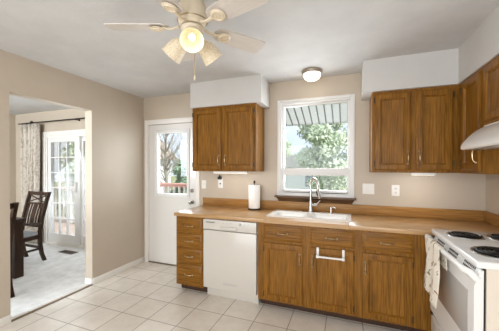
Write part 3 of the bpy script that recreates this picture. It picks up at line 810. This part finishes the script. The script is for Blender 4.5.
# curtain, rod, vent
def curtain():
    b = B(); x0, x1 = -2.90, -2.42; n = 90; rows = []
    for zi in range(15):
        z = .02+(2.225-.02)*zi/14; amp = .030+.012*(1-zi/14); row = []
        for i in range(n+1):
            s = i/n; x = x0+(x1-x0)*s+.012*math.sin(3*s*PI+zi*.25)
            row.append((x, -.01+amp*math.sin(s*PI*2*8.5+.35*math.sin(zi*.5))+.010*math.sin(s*23+zi*.3), z))
        rows.append([b.bm.verts.new(q) for q in row])
    for a, c in zip(rows, rows[1:]):
        for i in range(n): b.bm.faces.new((a[i], a[i+1], c[i+1], c[i]))
    return b
M_curt = noisy('patterned_sheer_curtain', (176, 165, 152), (208, 199, 188), (16, 16, 9), 3, rough=.9, lo=.42, hi=.52, dist=1.5, spec=.1)
cu = seat_origin(obj('curtain', curtain(), M_curt, ang=180)); so = cu.modifiers.new('thickness', 'SOLIDIFY'); so.thickness = .003; so.offset = 0
tag(cu, 'white patterned curtain gathered at the left of the patio door', 'curtain')
t = thing('curtain_rod', 'dark curtain rod above the dining room patio door', 'curtain rod', (-1.8, .0, 2.235))
b = B(); b.tube([(-3.0, -.01, 2.245), (-.45, -.01, 2.245)], .011, 10); obj('rod', b, M_rod, t)
for x in (-2.60, -.45):
    b = B(); b.lathe([(.0, -.034), (.022, -.028), (.034, 0), (.022, .028), (0, .034)], (x, -.012, 2.245), (1, 0, 0), 16); obj('finial', b, M_rod, t)
for x in (-2.95, -1.5, -.5):
    b = B(); b.tube([(x, -.01, 2.245), (x, DY, 2.245)], .007, 8); b.lathe([(.02, 0), (.02, .006), (0, .006)], (x, DY, 2.245), (0, -1, 0), 12); obj('bracket', b, M_rod, t)
t = thing('floor_vent', 'small brown floor register in the carpet before the patio door', 'floor vent', (-1.47, -.13, .004))
b = B(); rect(b, -1.63, -1.31, -.19, -.07, .004, .012, .0, 0) if False else None
b.box(-1.63, -1.31, -.19, -.175, .004, .012); b.box(-1.63, -1.31, -.085, -.07, .004, .012); b.box(-1.63, -1.615, -.175, -.085, .004, .012); b.box(-1.325, -1.31, -.175, -.085, .004, .012); obj('frame', b, mat('bronze_register', (112, 98, 82), .5, .4), t)
b = B()
for i in range(9): b.box(-1.61+i*.032, -1.594+i*.032, -.175, -.085, .004, .010)
obj('louvers', b, mat('bronze_louver', (84, 74, 62), .5, .4), t)

# ------------------------------------------------------------------ outside
M_lawn = noisy('pale_lawn', (120, 128, 92), (152, 154, 118), (2, 2, 2), rough=.95, world=True, spec=.1)
b = B(); b.box(-40, 40, .4, 70, -.9, -.8); struct('ground', b, M_lawn)
M_deck = noisy('weathered_deck', (196, 176, 164), (216, 200, 190), (2, 40, 2), rough=.8, world=True)
b = B()
for i in range(11): b.box(-6, 1.6, .27+i*.14, .27+i*.14+.132, -.06, -.02)
struct('deck', b, M_deck)
M_red = noisy('red_stained_rail', (206, 152, 140), (224, 176, 164), (2, 30, 30), rough=.7)
M_balus = mat('white_baluster_paint', (228, 226, 222), .5)


def railing(label, x0, x1, y, zt, dz, step, posts, red):
    t = thing('deck_railing', label, 'railing', ((x0+x1)/2, y, -.02))
    b = B(); b.box(x0, x1, y-.06, y+.06, zt-.04, zt, .006); b.box(x0, x1, y-.02, y+.02, zt-dz, zt-.045, .003); obj('top_rail', b, M_red if red else M_deck, t)
    b = B(); b.box(x0, x1, y-.02, y+.02, .06, .14, .003); obj('bottom_rail', b, M_balus, t)
    for x in posts: b = B(); b.box(x-.045, x+.045, y-.045, y+.045, -.02, zt-.04, .004); obj('post', b, M_balus, t)
    n = int((x1-x0)/step)
    for i in range(n):
        x = x0+(i+.5)*(x1-x0)/n
        if min(abs(x-q) for q in posts) < .06: continue
        b = B(); b.lathe([(.026, .12), (.026, .28), (.032, .30), (.02, .33), (.036, .5), (.022, .68), (.032, .71), (.026, .73), (.026, zt-.06)], (x, y, 0), n=8, off=PI/4); obj('baluster', b, M_balus, t)


railing('red railing with white balusters outside the glass back door', -1.32, .9, 1.55, 1.085, .085, .125, (-1.27, .85), True)
railing('weathered deck railing outside the dining room patio door', -5.9, -1.5, 1.5, .93, .10, .15, (-5.8, -4.72, -3.72, -2.6, -1.55), False)

# awning over the sink window
M_awn = mat('white_awning_metal', (222, 222, 220), .5); 
_n = M_awn.node_tree; _t = _n.nodes.new('ShaderNodeBsdfTranslucent'); _t.inputs['Color'].default_value = lin(225, 226, 226)
_m = _n.nodes.new('ShaderNodeMixShader'); _m.inputs[0].default_value = .6
_n.links.new(_n.nodes['Principled BSDF'].outputs[0], _m.inputs[1]); _n.links.new(_t.outputs[0], _m.inputs[2]); _n.links.new(_m.outputs[0], _n.nodes['Material Output'].inputs[0])
M_seam = mat('grey_awning_seam', (120, 118, 114), .5)
t = thing('window_awning', 'white ribbed metal awning sloping over the sink window outside', 'awning', (2.5, .16, 2.45))
AX0, AX1 = 1.66, 3.6; aw = lambda y: 2.105+.38*(1.0-y)
n = 19
for k, (m, nm) in enumerate(((M_awn, 'canopy'), (M_seam, 'seam'))):
    b = B()
    for i in range(n+1):
        x = AX0+(AX1-AX0)*i/n; wd = (AX1-AX0)/n
        if k == 0 and i < n:
            b.rings([[(x, y, aw(y)), (x+wd, y, aw(y)), (x+wd, y, aw(y)+.006), (x, y, aw(y)+.006)] for y in (.16, 1.0)], smooth=False)
            b.box(x+.012, x+wd-.012, .994, 1.0, aw(1)-.02, aw(1))
        if k == 1:
            b.rings([[(x-.006, y, aw(y)-.022), (x+.006, y, aw(y)-.022), (x+.006, y, aw(y)), (x-.006, y, aw(y))] for y in (.16, 1.0)], smooth=False)
    obj(nm, b, m, t)
for x in (AX0+.05, AX1-.05):
    b = B(); b.tube([(x, .98, aw(.98)-.01), (x, .16, 1.75)], .012, 8); obj('support_arm', b, M_awn, t)

# trees
def leafmat(name, c0, c1):
    m = noisy(name, c0, c1, (1.4, 1.4, 1.4), rough=.8, world=True, spec=.2); return m
M_leafa = leafmat('hazed_green_leaves', (172, 188, 158), (222, 230, 210)); M_leafb = leafmat('hazed_green_needles', (124, 154, 128), (170, 192, 166)); M_bark = noisy('grey_bark', (140, 132, 124), (172, 164, 156), (8, 8, 3), rough=.9, bump=.4)  # leaf colours paled to paint in overexposed haze


def tree(label, x, y, h, clumps, leafm, nleaf, ls, trunk=.16, bare=False, name='tree', z0=-.8, branches=14):
    t = thing(name, label, 'tree', (x, y, z0)); R = random.Random(int(abs(x*37+y*91)))
    b = B(); top = z0+h*.78
    b.tube([(x, y, z0), (x+.05, y, z0+h*.25), (x-.06, y+.05, z0+h*.5), (x+.03, y, top)], [trunk, trunk*.8, trunk*.6, trunk*.25], 8)
    for i in range(branches):
        f = .25+.5*R.random(); a = R.random()*2*PI; L = h*(.22+.2*R.random())*(1.0-.3*f); s = Vector((x, y, z0+h*f))
        e = s+Vector((math.cos(a)*L*.7, math.sin(a)*L*.7, L*.75)); mid = (s+e)/2+Vector((0, 0, -.06*L))
        b.tube([s, mid, e], [trunk*.3, trunk*.18, trunk*.05], 5)
        if bare:
            for j in range(5):
                s2 = s+(e-s)*(.3+.14*j); a2 = R.random()*2*PI; L2 = L*.4; e2 = s2+Vector((math.cos(a2)*L2*.6, math.sin(a2)*L2*.6, L2)); b.tube([s2, e2], [trunk*.10, trunk*.03], 4)
    obj('trunk', b, M_bark, t)
    if nleaf:
        b = B()
        for i in range(nleaf):
            cx, cy, cz, r = clumps[R.randrange(len(clumps))]
            d = Vector((R.gauss(0, 1), R.gauss(0, 1), R.gauss(0, 1))).normalized()*r*(R.random()**.45)
            c = Vector((x+cx+d.x, y+cy+d.y, z0+cz+d.z*.85)); u = Vector((R.gauss(0, 1), R.gauss(0, 1), R.gauss(0, 1))).normalized(); v = u.orthogonal().normalized(); s = ls*(.6+.8*R.random())
            b.bm.faces.new([b.bm.verts.new(c+u*s), b.bm.verts.new(c+v*s*.5), b.bm.verts.new(c-u*s), b.bm.verts.new(c-v*s*.5)])
        obj('crown', b, leafm, t, ang=180)
    return t


def blob(h, w, n, seed, low=.3):
    R = random.Random(seed); out = []
    for i in range(n):
        f = low+(1-low)*i/(n-1); rr = w*math.sin(PI*min(1, (f-low)/(1-low)*.85+.15))**.6
        a = R.random()*2*PI; q = R.random()**.5*rr*.7
        out.append((math.cos(a)*q, math.sin(a)*q, h*f, w*.38))
    return out


tree('tall green tree painted hazy pale filling the sink window', 2.0, 9.0, 5.6, blob(5.3, 1.5, 26, 3, .24), M_leafa, 9000, .09, .15)
tree('low green tree painted hazy pale behind the grey roof at the lower left of the sink window', -2.6, 21.5, 4.6, blob(4.5, 1.3, 14, 5, .3), M_leafa, 3000, .1, .12)
tree('bushy tree behind the right half of the sink window', 3.9, 11.2, 5.2, blob(5.0, 1.7, 22, 8, .2), M_leafa, 6000, .1, .15)
tree('bare leafless tree left in the back door glass', -5.3, 7.2, 5.2, [], M_leafa, 0, .1, .10, True, 'bare_tree', branches=34)
tree('dark green conifer right in the back door glass', -5.6, 10.5, 3.2, blob(3.1, 1.1, 16, 12, .15), M_leafb, 5000, .08, .12)
tree('green conifer lower and left of the tall one in the back door glass', -7.2, 11.0, 2.5, blob(2.5, 1.0, 14, 19, .15), M_leafb, 4000, .08, .12)
tree('bushy tree beyond the patio door', -9.5, 7.0, 4.4, blob(4.3, 1.9, 22, 23, .2), M_leafa, 6000, .10, .15)
# neighbour house
t = thing('house', 'grey roofed neighbouring house low in the sink window', 'house', (-.3, 14, -.8))
M_siding = mat('pale_siding', (226, 229, 232), .7)
b = B(); b.box(-4.2, 1.2, 14.2, 19, -.8, 1.75); obj('wall', b, M_siding, t)
b = B(); b.rings([[(-.1-w_, y, 1.62), (-.1, y, 2.35), (-.1+w_, y, 1.62), (-.1+w_, y, 1.5), (-.1-w_, y, 1.5)] for y, w_ in ((13.9, 3.0), (19.3, 3.0))], smooth=False); obj('roof', b, noisy('grey_shingles', (168, 166, 164), (186, 184, 182), (4, 4, 4), rough=.9), t)
for x in (-1.6, .3):
    b = B(); b.box(x, x+.6, 14.16, 14.21, .2, 1.1); obj('window', b, mat('house_window', (120, 130, 140), .2), t)
t = thing('house', 'pale neighbouring house beyond the patio door railing', 'house', (-13, 12, -.8))
b = B(); b.box(-18, -11, 11, 15, -.8, 2.2); obj('wall', b, M_siding, t)
b = B(); b.rings([[(-18.5, 10.6, 2.1), (-18.5, 13, 3.6), (-18.5, 15.4, 2.1)], [(-10.5, 10.6, 2.1), (-10.5, 13, 3.6), (-10.5, 15.4, 2.1)]], smooth=False); obj('roof', b, mat('tan_roof', (178, 160, 146), .8), t)
